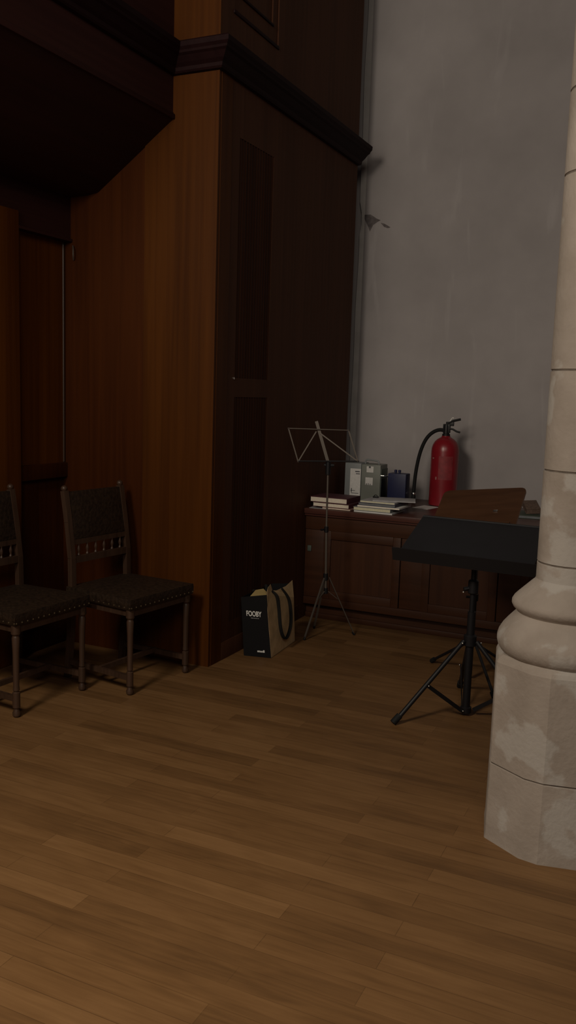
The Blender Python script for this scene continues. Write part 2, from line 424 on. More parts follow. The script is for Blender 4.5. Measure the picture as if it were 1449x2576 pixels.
# ------------------------------------------------------------------ stone column
cx, cy = -.34, 2.98
col = thing('stone_column', 'pale worn stone column with octagonal base and two ring mouldings', 'column', (cx, cy, 0), kind='structure')
def octa_ring(bm, a, z, rot=math.radians(12), ch=.034):
    R = a/math.cos(PI/8); out = []
    P = [Vector((R*math.cos(PI/8+rot+k*PI/4), R*math.sin(PI/8+rot+k*PI/4), z)) for k in range(8)]
    for k in range(8):
        p, a_, b_ = P[k], P[k-1], P[(k+1) % 8]
        c_ = ch if k == 5 else .004   # one arris is worn to a broad chamfer
        q0 = p + (a_-p).normalized()*c_; q1 = p + (b_-p).normalized()*c_
        out += [q0, q1]
    return [bm.verts.new(q) for q in out]
bm = BM()
levels = [(.228,0),(.226,.02),(.224,.2655),(.2212,.2668),(.2212,.2712),(.224,.2725),(.224,.618),(.219,.632),(.203,.642),(.150,.646)]
rings = [octa_ring(bm, a, z) for a, z in levels]
for (l0, l1), a, b in zip(zip(levels, levels[1:]), rings, rings[1:]):
    for i in range(16):
        j = (i+1) % 16
        f = bm.faces.new((a[i], a[j], b[j], b[i]))
        if l0[1] >= .2665 and l1[1] <= .2715: f.material_index = 1
bm.faces.new(rings[0][::-1]); bm.faces.new(rings[-1])
o = obj('octagonal_plinth', bm, [M['stone'], M['mortar']], col)
o.data.set_sharp_from_angle(angle=math.radians(12))
bm = BM()
lathe(bm, [(.15,.640),(.205,.640),(.214,.648),(.222,.660),(.2265,.676),(.2265,.692),(.222,.708),(.212,.726),(.196,.746),(.178,.766),(.170,.774),(.167,.780),(.171,.786),(.180,.794),(.1855,.805),(.185,.815),(.179,.826),(.166,.840),(.146,.860),(.126,.880),(.116,.889),(.113,.896),(.08,.90)], seg=64)
obj('ring_moulding', bm, M['stone'], col)
bm = BM()
prof = [(.113, .893)]
idx = []
for zj in (.952, 1.256, 1.577, 2.18, 2.432, 3.0, 3.6, 4.2):
    prof += [(.1130, zj-.004), (.1098, zj-.0025), (.1098, zj+.0025), (.1130, zj+.004)]
prof.append((.113, 5.8))
lathe(bm, prof, seg=64)
joints = [.952, 1.256, 1.577, 2.18, 2.432, 3.0, 3.6, 4.2]
for f in bm.faces:
    zs = [v.co.z for v in f.verts]
    if max(zs)-min(zs) < .0075 and any(abs((max(zs)+min(zs))/2 - j) < .0005 for j in joints): f.material_index = 1
obj('shaft', bm, [M['stone'], M['mortar']], col)

# ------------------------------------------------------------------ low cupboard along the back wall
TZ = .74
cb = thing('cupboard', 'long low brown wooden cupboard with framed panels against grey wall', 'cupboard', (-2.283, 5.16, 0))
bx0, bx1 = .006, 1.72       # local x; front edge of the top at y = 0
bm = BM()
box(bm, bx0, bx1, .045, .94, .10, .705)
box(bm, bx0, bx1, .03, .05, .60, .705, .003)
box(bm, bx0, bx1, .03, .05, .10, .15, .003)
for a, b in ((.002, .135), (.66, .80), (1.27, 1.40)):
    box(bm, bx0+a, bx0+b, .03, .05, .152, .598, .003)
obj('body', bm, M['cab'], cb)
bm = BM(); box(bm, .004, bx1+.02, .0, .98, .705, TZ, .006); box(bm, .004, bx1+.01, .014, .05, .690, .706, .003)
obj('top', bm, M['cabtop'], cb)
def door(a, b):
    d = BM(); w = .05
    box(d, a, a+w, .026, .05, .15, .60, .003); box(d, b-w, b, .026, .05, .15, .60, .003)
    box(d, a+w, b-w, .026, .05, .15, .205, .003); box(d, a+w, b-w, .026, .05, .545, .60, .003)
    o = obj('door', d, M['cab'], cb)
    p = BM(); box(p, a+w-.002, b-w+.002, .038, .05, .203, .547)
    obj('door_panel', p, M['cabv'], o, smooth=False)
door(.139, .66); door(.804, 1.27); door(1.404, 1.70)
bm = BM(); box(bm, bx0, bx1, .085, .10, 0, .10)
box(bm, bx0, bx1, .07, .09, 0, .035, .006)
obj('plinth', bm, M['cab'], cb)
bm = BM(); box(bm, .028, .054, .022, .030, .455, .492, .002)
obj('lock_plate', bm, M['metaldark'], cb, label='small pale lock plate')

# ------------------------------------------------------------------ things on the cupboard
# grey metal case
mc = thing('metal_case', 'grey-green metal case with top handle and white paper labels', 'case', (-2.09, 5.72, TZ))
W2 = .129
bm = BM(); box(bm, -.010, W2, 0, .15, 0, .262, .005)
obj('body', bm, M['metalgrey'], mc)
bm = BM(); box(bm, -.131, -.011, -.004, .15, 0, .266, .005)
obj('front_panel', bm, M['metalblue'], mc, label='paler blue-grey left half')
bm = BM(); box(bm, W2-.001, W2+.004, .006, .146, .005, .235, .002)  # plate over the shaded side, its shade put into the colour
obj('side_shade', bm, M['metaldark'], mc, label='green side, shade put into its dark colour')
bm = BM(); box(bm, W2+.001, W2+.006, .012, .140, .02, .168, .002)  # black sheet standing in for deeper shade below the catch
obj('lower_side_shade', bm, M['black'], mc, label='lower side, shade put in as black')
bm = BM(); tube(bm, smooth_path([(-.008,.07,.26),(-.006,.07,.282),(.008,.07,.290),(.075,.07,.285),(.090,.07,.276),(.093,.07,.256)], 5), .006, 8)
obj('handle', bm, M['metalblue'], mc)
bm = BM(); tube(bm, [(W2+.003,.004,.190),(W2+.022,.006,.190),(W2+.024,.120,.176),(W2+.004,.122,.176)], .0045, 8)
obj('catch', bm, M['chrome'], mc, label='bright chrome catch')
def sheet(x0, x1, z0, z1, y, marks, parent):
    bm = BM(); box(bm, x0, x1, y-.0012, y, z0, z1)
    o = obj('paper_label', bm, M['paper'], parent, smooth=False)
    if marks:
        for (a, b, c, d) in marks:
            bm = BM(); box(bm, x0+a, x0+b, y-.0020, y-.0013, z0+c, z0+d)
            obj('ink_mark', bm, M['ink'], o, smooth=False)
sheet(-.090, -.012, .040, .228, -.004, [(.036,.070,.164,.172),(.042,.072,.150,.156),(.006,.040,.032,.036),(.012,.066,.014,.018),(.010,.016,.02,.05)], mc)
sheet(.028, .078, .208, .250, 0, [(.016,.030,.030,.042)], mc)
sheet(.022, .076, .120, .172, 0, [(.006,.012,.0,.010),(.020,.025,.0,.012),(.034,.039,.0,.009)], mc)
# navy tin
nt_ = thing('tin', 'navy blue tin with two small caps beside the metal case', 'tin', (-1.864, 5.84, TZ))
bm = BM(); box(bm, -.066, .066, -.05, .05, 0, .206, .008)
obj('body', bm, M['tinblue'], nt_)
for x in (-.022, .006):
    bm = BM(); lathe(bm, [(.007,.204),(.007,.212),(.010,.213),(.010,.228),(.006,.230)], x, -.01, 14)
    obj('cap', bm, M['tinblue'], nt_)
# fire extinguisher
fe = thing('fire_extinguisher', 'red fire extinguisher with black hose standing on the cupboard', 'fire extinguisher', (-1.557, 5.88, TZ))
bm = BM()
lathe(bm, [(.080,0),(.0935,.006),(.0945,.02),(.0945,.375),(.0925,.395),(.086,.418),(.074,.440),(.058,.456),(.042,.466),(.034,.470),(.030,.474),(.030,.480)], seg=48)
obj('body', bm, M['red'], fe)
bm = BM()
def patch(bm, r, a0, a1, z0, z1, n=14):
    A = [bm.verts.new((r*math.cos(a0+(a1-a0)*i/n), r*math.sin(a0+(a1-a0)*i/n), z0)) for i in range(n+1)]
    B = [bm.verts.new((v.co.x, v.co.y, z1)) for v in A]
    for i in range(n): bm.faces.new((A[i], A[i+1], B[i+1], B[i]))
patch(bm, .0950, -1.75, -.70, .185, .345)
lab = obj('label_sticker', bm, M['redlabel'], fe)
for q in ((-1.95, -1.84, .184, .204), (-2.33, -2.16, .324, .333)):
    bm = BM(); patch(bm, .0956, *q, 5); obj('worn_mark', bm, M['wornwhite'], lab)
bm = BM()
lathe(bm, [(.027,.476),(.027,.492),(.021,.494),(.021,.545),(.017,.560)], seg=20)
box(bm, -.022, .026, -.014, .014, .500, .560, .004)
box(bm, -.004, .050, -.010, .010, .548, .576, .004)
obj('valve', bm, M['black'], fe)
bm = BM(); tube(bm, [(.005,-.004,.560),(.045,-.004,.583),(.095,-.004,.596)], .0085, 10)
obj('lever', bm, M['black'], fe)
bm = BM(); tube(bm, [(.010,-.004,.530),(.045,-.004,.527),(.072,-.004,.513),(.096,-.004,.508)], .0065, 10)
obj('carry_grip', bm, M['black'], fe)
bm = BM(); tube(bm, smooth_path([(.022,-.004,.575),(.030,-.004,.592),(.040,-.004,.604),(.048,-.004,.600)]), .004, 8)
obj('safety_tag', bm, M['white'], fe, label='white plastic safety tag')
bm = BM()
tube(bm, smooth_path([(-.016,0,.517),(-.050,0,.518),(-.088,0,.503),(-.125,0,.470),(-.155,0,.418),(-.180,0,.340),(-.198,0,.235),(-.206,0,.135),(-.208,0,.062)], 6), .0125, 12)
hose = obj('hose', bm, M['rubber'], fe)
bm = BM(); lathe(bm, [(.013,.056),(.015,.050),(.015,.012),(.011,.004),(.011,.0)], -.208, 0, 14)
obj('nozzle', bm, M['rubber'], hose)
bm = BM(); lathe(bm, [(.0136,.058),(.0146,.060),(.0146,.072),(.0136,.074)], -.208, 0, 14)
obj('ferrule', bm, M['chrome'], hose)

# books and magazines
def book(name, label, cat, x0, x1, y0, y1, z0, z1, pages, cover, rz=0., group=None, ct=.003, over=.003):
    cx, cy = (x0+x1)/2, (y0+y1)/2; hx, hy = (x1-x0)/2, (y1-y0)/2
    t = thing(name, label, cat, (cx, cy, z0), rz, group)
    h = z1-z0
    bm = BM(); box(bm, -hx+over, hx-over, -hy+over, hy-over, ct*.8, h-ct*.8)
    obj('page_block', bm, pages, t, smooth=False)
    bm = BM(); box(bm, -hx, hx, -hy, hy, 0, ct, ct*.25); box(bm, -hx, hx, -hy, hy, h-ct, h, ct*.25)
    box(bm, hx-ct*.6, hx, -hy, hy, 0, h, ct*.2)
    obj('cover', bm, cover, t)
    return t
G1, G2 = 'books in the left pile on the cupboard', 'books and magazines in the right pile on the cupboard'
bm = BM(); box(bm, -.105, .105, -.15, .15, 0, .0016)
o = obj('paper_sheet', bm, M['papergrey'], loc=(-2.165, 5.335, TZ), smooth=False); o.rotation_euler.z = math.radians(8)
tag(o, 'loose pale sheet under the left end of the left book pile', 'paper')
book('booklet', 'thin pinkish booklet at the bottom of the left book pile', 'booklet', -2.16, -1.965, 5.185, 5.44, TZ+.002, TZ+.011, M['cream'], M['pink'], -.02, G1, .0015, .001)
book('book', 'thick cream-paged book, lower of two in the left pile', 'book', -2.232, -1.978, 5.195, 5.43, TZ+.0115, TZ+.039, M['cream'], M['coverred'], -.03, G1)
book('book', 'thick cream-paged maroon book on top of the left pile', 'book', -2.256, -1.998, 5.205, 5.44, TZ+.0395, TZ+.074, M['cream'], M['coverred'], -.02, G1)
book('booklet', 'thin pale blue-grey booklet at the bottom of the right pile', 'booklet', -1.942, -1.684, 5.185, 5.42, TZ+.0005, TZ+.010, M['paper'], M['coverpale'], -.03, G2, .0015, .001)
book('book', 'thick yellowish-paged book second from bottom of the right pile', 'book', -1.95, -1.70, 5.190, 5.42, TZ+.0105, TZ+.034, M['cream2'], M['covergrey'], -.015, G2, .0025)
book('magazine', 'white magazine sticking out rightwards in the right pile', 'magazine', -1.924, -1.643, 5.195, 5.42, TZ+.0345, TZ+.044, M['cream'], M['paper'], -.02, G2, .0012, .0006)
book('magazine', 'dark grey magazine above the protruding white one', 'magazine', -1.92, -1.675, 5.205, 5.46, TZ+.0445, TZ+.061, M['covergrey'], M['coverblue'], -.02, G2, .003, .001)
book('magazine', 'cream-edged magazine second from top of the right pile', 'magazine', -1.915, -1.685, 5.215, 5.46, TZ+.0615, TZ+.073, M['cream2'], M['papergrey'], 0, G2, .0015, .0008)
book('magazine', 'grey magazine lying askew on top of the right pile', 'magazine', -1.87, -1.60, 5.26, 5.46, TZ+.0735, TZ+.079, M['papergrey'], M['papergrey'], math.radians(17), G2, .001, .0005)
bm = BM(); box(bm, -.018, .018, -.010, .010, 0, .010, .003); tube(bm, [(-.012,0,.010),(-.005,0,.018),(.006,0,.018),(.012,0,.010)], .0025, 6)
tag(obj('binder_clip', bm, M['black'], loc=(-1.862, 5.36, TZ+.0796)), 'small black binder clip on the right magazine pile', 'clip')
bm = BM(); box(bm, -.06, .06, -.09, .09, 0, .0015)
o = obj('paper_sheet', bm, M['paper'], loc=(-1.62, 5.70, TZ), smooth=False); o.rotation_euler.z = -.2
tag(o, 'small white sheet lying just left of the red extinguisher', 'paper')
book('folder', 'dark green folder under the brown book beside the column', 'folder', -1.02, -.80, 5.58, 5.84, TZ+.0005, TZ+.020, M['covergrey'], M['green'], .1, None, .003, .002)
t = book('book', 'brown striped book propped on the dark green folder', 'book', -.045, .045, -.075, .075, 0, .036, M['brown'], M['brown'], 0, None, .006)
t.location = (-.935, 5.74, TZ+.0405); t.rotation_euler = (math.radians(14), math.radians(-4), .35)

# ------------------------------------------------------------------ chairs
def chair(loc, rz, label, group):
    t = thing('dining_chair', label, 'chair', loc, rz, group)
    hy = .213; rx = -.40; ry = .200
    # upholstered seat: rounded leather pad over an apron
    bm = BM()
    nx, ny = 10, 10
    top = []
    for i in range(nx+1):
        row = []
        for j in range(ny+1):
            u, v = i/nx, j/ny
            x = rx-.022 + (.024-rx+.022)*u
            w = ry+.02 + (hy+.026-ry-.02)*u
            y = -w + 2*w*v
            z = .478 + .012*(1-(2*u-1)**4)*(1-(2*v-1)**4)
            row.append(bm.verts.new((x, y, z)))
        top.append(row)
    for i in range(nx):
        for j in range(ny): bm.faces.new((top[i][j], top[i+1][j], top[i+1][j+1], top[i][j+1]))
    loop = [top[i][0] for i in range(nx+1)] + [top[nx][j] for j in range(1, ny+1)] + [top[i][ny] for i in range(nx-1, -1, -1)] + [top[0][j] for j in range(ny-1, 0, -1)]
    prev = loop
    for dz, k in ((-.014, 1.008), (-.046, 1.004), (-.054, .985)):
        cur = [bm.verts.new(((v.co.x+.2)*k-.2, v.co.y*k, .478+dz)) for v in loop]
        for i in range(len(loop)):
            j = (i+1) % len(loop)
            bm.faces.new((prev[i], cur[i], cur[j], prev[j]))
        prev = cur
    bm.faces.new(prev)
    nleather = len(bm.faces)
    for j in range(15):
        y = -(hy+.02) + 2*(hy+.02)*j/14
        bmesh.ops.create_icosphere(bm, subdivisions=1, radius=.0045, matrix=Matrix.Translation((.026, y, .437)))
    for s in (-1, 1):
        for j in range(13):
            x = rx + (.02-rx)*j/12; w = ry+.02+(hy+.026-ry-.02)*j/12
            bmesh.ops.create_icosphere(bm, subdivisions=1, radius=.0045, matrix=Matrix.Translation((x, s*(w+.001), .437)))
    bm.faces.ensure_lookup_table()
    for q in bm.faces[nleather:]: q.material_index = 1
    obj('seat', bm, [M['leather'], M['nail']], t)
    bm = BM()
    for s in (-1, 1): bar(bm, (rx, s*(ry-.004), .412), (0, s*(hy-.004), .412), .045, .018, (0,0,1))
    bar(bm, (0, -hy, .412), (0, hy, .412), .045, .018, (0,0,1)); bar(bm, (rx, -ry, .412), (rx, ry, .412), .045, .018, (0,0,1))
    obj('seat_rail', bm, M['chair'], t)
    for s in (-1, 1):
        bm = BM()
        lathe(bm, [(.010,0),(.017,.008),(.018,.022),(.012,.034),(.011,.042),(.017,.046),(.017,.115),(.011,.119),(.015,.126),(.013,.145),(.015,.30),(.018,.365),(.014,.375),(.021,.385),(.021,.43)], 0, s*hy, 16)
        obj('front_leg', bm, M['chair'], t)
        bm = BM()
        pts = [(rx-.035, s*ry, 0), (rx-.012, s*ry, .22), (rx, s*ry, .44), (rx-.004, s*ry, .62), (rx-.028, s*ry, .80), (rx-.055, s*ry, .955)]
        for a, b in zip(pts, pts[1:]): bar(bm, a, (b[0], b[1], b[2]+.002), .030, .028, (0,1,0))
        bmesh.ops.create_icosphere(bm, subdivisions=2, radius=.017, matrix=Matrix.Translation((rx-.057, s*ry, .968)))
        obj('rear_leg', bm, M['chair'], t)
        bm = BM(); bar(bm, (rx-.026, s*ry, .085), (-.005, s*hy, .085), .026, .018, (0,0,1))
        obj('side_stretcher', bm, M['chair'], t)
    bm = BM(); bar(bm, (-.20, -hy+.004, .092), (-.20, hy-.004, .092), .024, .018, (0,0,1))
    obj('cross_stretcher', bm, M['chair'], t)
    # back: leather panel, two rails, six turned spindles
    bm = BM()
    def bx(z): return rx-.028 - (z-.80)*.174
    n = 8; fr = []; bk = []
    for i in range(n+1):
        z = .715 + .235*i/n
        f, b = [], []
        for j in range(n+1):
            y = -ry+.012 + 2*(ry-.012)*j/n
            bul = .010*(1-(2*i/n-1)**4)*(1-(2*j/n-1)**4)
            f.append(bm.verts.new((bx(z)+.010+bul, y, z))); b.append(bm.verts.new((bx(z)-.012, y, z)))
        fr.append(f); bk.append(b)
    for i in range(n):
        for j in range(n):
            bm.faces.new((fr[i][j], fr[i][j+1], fr[i+1][j+1], fr[i+1][j])); bm.faces.new((bk[i][j], bk[i+1][j], bk[i+1][j+1], bk[i][j+1]))
        bm.faces.new((fr[i][0], fr[i+1][0], bk[i+1][0], bk[i][0])); bm.faces.new((fr[i][n], bk[i][n], bk[i+1][n], fr[i+1][n]))
    for j in range(n):
        bm.faces.new((fr[0][j], bk[0][j], bk[0][j+1], fr[0][j+1])); bm.faces.new((fr[n][j], fr[n][j+1], bk[n][j+1], bk[n][j]))
    obj('back_panel', bm, M['leather'], t)
    bm = BM()
    bar(bm, (rx-.012, -ry, .700), (rx-.012, ry, .700), .026, .020, (0,0,1)); bar(bm, (rx-.002, -ry, .612), (rx-.002, ry, .612), .034, .020, (0,0,1))
    obj('back_rail', bm, M['chair'], t)
    for k in range(6):
        y = -.150 + .06*k
        bm = BM(); lathe(bm, [(.005,.626),(.009,.632),(.005,.640),(.0045,.645),(.008,.655),(.0085,.664),(.005,.676),(.0045,.682),(.007,.690)], rx-.007, y, 10)
        obj('spindle', bm, M['chair'], t)
    return t
G = 'old leather chairs along the panelled side'
chair((-2.365, 3.607, 0), math.radians(-7), 'old leather-seated wooden chair nearer the bright wood panel, fully in view', G)
chair((-2.642, 3.119, 0), math.radians(-3.8), 'old leather-seated wooden chair at the left edge, its back partly cut off', G)

# ------------------------------------------------------------------ black music stand
ms = thing('music_stand', 'black orchestra music stand with wide tilted desk before the column', 'music stand', (-.880, 3.957, 0))
def L(x, y, z): return (x+.880, y-3.957, z)
bm = BM()
def plate(bm, xa, xb, ya, za, yb, zb, th):
    n = Vector((0, -(zb-za), (yb-ya))).normalized()*th
    v = [bm.verts.new(L(*p)) for p in ((xa,ya,za),(xb,ya,za),(xb,yb,zb),(xa,yb,zb))]
    w = [bm.verts.new(Vector(q.co)-n) for q in v]
    for q in ((v[0],v[1],v[2],v[3]), (w[3],w[2],w[1],w[0])): bm.faces.new(q)
    for i in range(4):
        j = (i+1) % 4; bm.faces.new((v[i], w[i], w[j], v[j]))
plate(bm, -1.20, -.585, 3.795, .758, 4.135, .903, .006); RZ = Matrix.Rotation(math.radians(-3.5), 4, 'Z')
plate(bm, -1.20, -.585, 4.132, .902, 4.131, .892, .010)
bmesh.ops.transform(bm, matrix=RZ, verts=bm.verts[:])
desk = obj('desk', bm, M['blackdesk'], ms, smooth=False)
bm = BM(); plate(bm, -1.222, -.563, 3.800, .728, 3.782, .788, .006); plate(bm, -1.222, -.563, 3.830, .722, 3.800, .728, .005)
bmesh.ops.transform(bm, matrix=RZ, verts=bm.verts[:])
obj('ledge', bm, M['black'], desk, smooth=False)
bm = BM()
tube(bm, [L(-.880,3.957,.77), L(-.880,3.957,.806)], .026, 14); tube(bm, [L(-.96,3.957,.800), L(-.80,3.957,.800)], .010, 12)
obj('tilt_joint', bm, M['black'], ms)
bm = BM(); tube(bm, [L(-.880,3.957,.012), L(-.880,3.957,.50)], .0185, 16)
obj('outer_tube', bm, M['black'], ms)
bm = BM(); tube(bm, [L(-.880,3.957,.48), L(-.880,3.957,.81)], .0125, 14)
obj('inner_tube', bm, M['black'], ms)
bm = BM(); lathe(bm, [(.020,.585),(.024,.59),(.024,.645),(.016,.652)], 0, 0, 16); tube(bm, [L(-.880,3.957,.615), L(-.918,3.935,.605)], .010, 10)
cl = obj('height_clamp', bm, M['black'], ms)
bm = BM(); bmesh.ops.create_icosphere(bm, subdivisions=2, radius=.0055, matrix=Matrix.Translation(L(-.9185,3.932,.592)))
obj('bolt', bm, M['steel'], cl)
bm = BM(); lathe(bm, [(.022,.335),(.030,.340),(.030,.385),(.022,.392)], 0, 0, 18)
obj('hub', bm, M['black'], ms)
bm = BM(); lathe(bm, [(.020,.012),(.026,.015),(.026,.040),(.020,.044)], 0, 0, 18)
obj('lower_collar', bm, M['black'], ms)
a0 = math.atan2(3.669-3.957, -1.139+.880)
for k in range(3):
    a = a0 + 2*PI/3*k; ca, sa = math.cos(a), math.sin(a)
    bm = BM(); tube(bm, [(.034*ca, .034*sa, .362), (.372*ca, .372*sa, .022)], .0105, 12)
    lg = obj('leg', bm, M['black'], ms)
    bm = BM(); tube(bm, [(.358*ca, .358*sa, .040), (.392*ca, .392*sa, .009)], .0155, 12)
    obj('rubber_foot', bm, M['rubber'], lg)
    # stay from the leg down to the collar
    s = Vector((-sa, ca, 0))*.016
    p0 = Vector((.225*ca, .225*sa, .170)) + s; p1 = Vector((.030*ca, .030*sa, .028)) + s
    bm = BM(); bar(bm, p0, p1, .018, .004, (0,0,1))
    st = obj('stay', bm, M['black'], ms)
    for q in (p0 + s*.35 + Vector((0,0,.002)), p1 + s*.35 + Vector((0,0,.002)), Vector((.050*ca,.050*sa,.356)) + s*.9):
        bm = BM(); bmesh.ops.create_icosphere(bm, subdivisions=2, radius=.0042, matrix=Matrix.Translation(q))
        obj('bolt', bm, M['steel'], st)

# ------------------------------------------------------------------ wooden-desk music stand behind it
ws = thing('music_stand', 'music stand with rounded brown wooden desk, behind the black one', 'music stand', (-1.0, 4.55, 0))
d = Vector((0, .153, .100)).normalized(); nrm = Vector((0, -d.z, d.y))
hw, hh, rc = .220, .165, .032
pl = []
for sx, sy, a in ((1,1,0),(-1,1,90),(-1,-1,180),(1,-1,270)):
    for k in range(6):
        t = math.radians(a + 18*k)
        pl.append((sx*(hw-rc) + rc*math.cos(t), sy*(hh-rc) + rc*math.sin(t)))
c0 = Vector((.016, .045, .976)) - d*hh
e_ = Vector((math.cos(math.radians(10)), 0, math.sin(math.radians(10)))); e_ = (e_ - d*e_.dot(d)).normalized(); nrm = e_.cross(d)   # the desk has slipped a little in its clamp
c0 += (e_ - Vector((1, 0, 0)))*hw
mt = Matrix(((e_.x, d.x, nrm.x, c0.x), (e_.y, d.y, nrm.y, c0.y), (e_.z, d.z, nrm.z, c0.z), (0, 0, 0, 1)))
bm = BM(); prism(bm, pl, -.003, .009, mt)
bm.normal_update()
for f in bm.faces:
    if abs(f.normal.dot(nrm)) < .5: f.material_index = 1
desk = obj('desk', bm, [M['deskwood'], M['deskedge']], ws, smooth=False)
bm = BM(); box(bm, -hw+.02, hw-.02, -hh+.012, -hh+.022, .008, .040, .002, mt)
obj('ledge', bm, M['deskwood'], desk)
bm = BM(); box(bm, .085, .108, -.03, -.016, .009, .013, .001, mt)
obj('page_clip', bm, M['steel'], desk, label='bright metal page clip')
bm = BM(); tube(bm, [(.01,-.06,.03), (.012,-.065,.45)], .013, 14)
obj('outer_tube', bm, M['black'], ws)
bm = BM(); tube(bm, [(.012,-.065,.44), (.016,-.07,.855)], .009, 12)
obj('inner_tube', bm, M['wire'], ws)
bm = BM(); tube(bm, [(.012,-.065,.43), (.012,-.065,.465)], .020, 14); tube(bm, [(.012,-.065,.447), (-.03,-.075,.447)], .007, 8)
obj('height_clamp', bm, M['black'], ws)
for (fx, fy) in ((-.242, .115), (.19, -.30), (.20, .20)):
    bm = BM(); tube(bm, [(.01+.02*(1 if fx > 0 else -1), -.06, .20), (fx, fy, .016)], .0075, 10)
    lg = obj('leg', bm, M['black'], ws)
    bm = BM(); tube(bm, [(fx*.94, fy*.94+(-.004), .028), (fx*1.02, fy*1.02, .010)], .013, 10)
    obj('rubber_foot', bm, M['rubber'], lg)
bm = BM(); tube(bm, [(.01,-.06,.20), (.01,-.06,.24)], .022, 14)
obj('hub', bm, M['black'], ws)

# ------------------------------------------------------------------ folding wire music stand
fs = thing('folding_music_stand', 'thin silver folding wire music stand in front of the cupboard', 'music stand', (-1.975, 4.845, 0))
def F(x, y, z): return (x+1.975, y-4.845, z)
bm = BM(); tube(bm, [F(-1.976,4.842,.30), F(-1.984,4.836,.67)], .0075, 10)
obj('lower_pole', bm, M['wire'], fs)
bm = BM(); tube(bm, [F(-1.984,4.836,.66), F(-1.987,4.834,1.01)], .0060, 10)
obj('upper_pole', bm, M['wire'], fs)
bm = BM(); tube(bm, [F(-1.984,4.836,.65), F(-1.984,4.836,.685)], .013, 12); tube(bm, [F(-1.984,4.836,.667), F(-2.005,4.80,.667)], .006, 8)
obj('height_clamp', bm, M['black'], fs)
bm = BM(); tube(bm, [F(-1.978,4.841,.355), F(-1.979,4.840,.395)], .015, 12)
obj('hub', bm, M['black'], fs)
bm = BM(); tube(bm, [F(-1.975,4.845,.27), F(-1.976,4.844,.305)], .012, 12)
obj('leg_collar', bm, M['black'], fs)
feet = [(-2.046, 4.701), (-1.827, 4.968), (-2.10, 4.975)]
for fx, fy in feet:
    dx, dy = fx+1.975, fy-4.845; k = math.hypot(dx, dy); ux, uy = dx/k, dy/k
    bm = BM(); bar(bm, (ux*.016, uy*.016, .372), (dx, dy, .008), .012, .005, (-uy, ux, 0))
    lg = obj('leg', bm, M['wire'], fs)
    bm = BM(); bar(bm, (ux*.012, uy*.012, .285), (ux*.075, uy*.075, .235), .010, .004, (-uy, ux, 0))
    obj('leg_brace', bm, M['wire'], lg)
    bm = BM(); tube(bm, [(dx*.95, dy*.95, .020), (dx*1.01, dy*1.01, .004)], .007, 8)
    obj('foot_cap', bm, M['rubber'], lg)
bm = BM(); tube(bm, [F(-1.987,4.834,1.00), F(-1.987,4.834,1.075)], .016, 12); tube(bm, [F(-2.01,4.825,1.055), F(-1.955,4.848,1.055)], .009, 8)
obj('head', bm, M['black'], fs)
rack = BM()
bar(rack, F(-1.987,4.832,1.07), F(-2.062,4.805,1.315), .018, .006, (.91,.42,0))
r_ = obj('centre_blade', rack, M['wire'], fs)
bm = BM(); tube(bm, [F(-2.205,4.722,1.268), F(-1.880,4.870,1.268)], .0032, 8)
obj('top_bar', bm, M['wire'], r_)
bm = BM(); tube(bm, [F(-2.148,4.751,1.075), F(-1.815,4.895,1.086)], .0045, 8)
obj('bottom_bar', bm, M['black'], r_)
for pts in ([F(-2.205,4.722,1.268), F(-2.148,4.751,1.072), F(-2.058,4.800,1.255)], [F(-1.880,4.870,1.268), F(-1.822,4.892,1.086), F(-2.035,4.806,1.245)]):
    bm = BM()
    for a, b in zip(pts, pts[1:]): bar(bm, a, b, .007, .004, (.91,.42,0))
    bmesh.ops.create_icosphere(bm, subdivisions=1, radius=.006, matrix=Matrix.Translation(pts[0])); bmesh.ops.create_icosphere(bm, subdivisions=1, radius=.006, matrix=Matrix.Translation(pts[1]))
    obj('desk_arm', bm, M['wire'], r_)

# ------------------------------------------------------------------ paper carrier bag
bg = thing('paper_bag', 'paper carrier bag, black end and tan side, lettered FOOBY', 'bag', (-2.136, 4.45, 0))
# local: broad faces at x = +-.075, ends at y = +-.19
def Bq(bm, pts, th=.0012):
    P = [Vector(p) for p in pts]; n = (P[1]-P[0]).cross(P[3]-P[0]).normalized()*th
    a = [bm.verts.new(p) for p in P]; b = [bm.verts.new(p-n) for p in P]
    k = len(P)
    bm.faces.new(a); bm.faces.new(b[::-1])
    for i in range(k):
        j = (i+1) % k; bm.faces.new((a[i], b[i], b[j], a[j]))
c = dict(bl=(-.079,-.206), br=(.077,-.173), fr=(.049,.205), fl=(-.095,.190))   # plan corners on the floor
tl = (-.101,-.216,.337); tr = (.044,-.186,.362); tfr=(.030,.197,.355); tfl=(-.105,.180,.340)
bm = BM()   # broad tan face
Bq(bm, [(*c['br'],.001), (*c['fr'],.001), (.036,.199,.27), (.052,-.183,.27)])
Bq(bm, [(.052,-.183,.27), (.036,.199,.27), (.028,.188,.375), (.020,.120,.352), (.024,-.02,.352), (.030,-.085,.366), (.033,-.115,.408), (.042,-.165,.402), (.042,-.186,.364)])
body = obj('tan_side', bm, M['bagtan'], bg, smooth=False, label='tan printed broad side')
bm = BM()   # black end
Bq(bm, [(*c['bl'],.001), (*c['br'],.001), tr, tl])
Bq(bm, [(*c['fr'],.001), (*c['fl'],.001), tfl, tfr])
Bq(bm, [(*c['fl'],.001), (*c['bl'],.001), tl, tfl])
Bq(bm, [(*c['bl'],.002), (*c['fl'],.002), (*c['fr'],.002), (*c['br'],.002)])
blk = obj('black_end', bm, M['bagblack'], bg, smooth=False, label='black ends and back')
bm = BM()   # inside and folded rim
Bq(bm, [(-.055,-.203,.340), (.038,-.180,.360), (.030,-.160,.372), (.005,-.150,.386), (-.036,-.165,.376)])
obj('folded_rim', bm, M['bagin'], bg, smooth=False, label='olive folded rim')
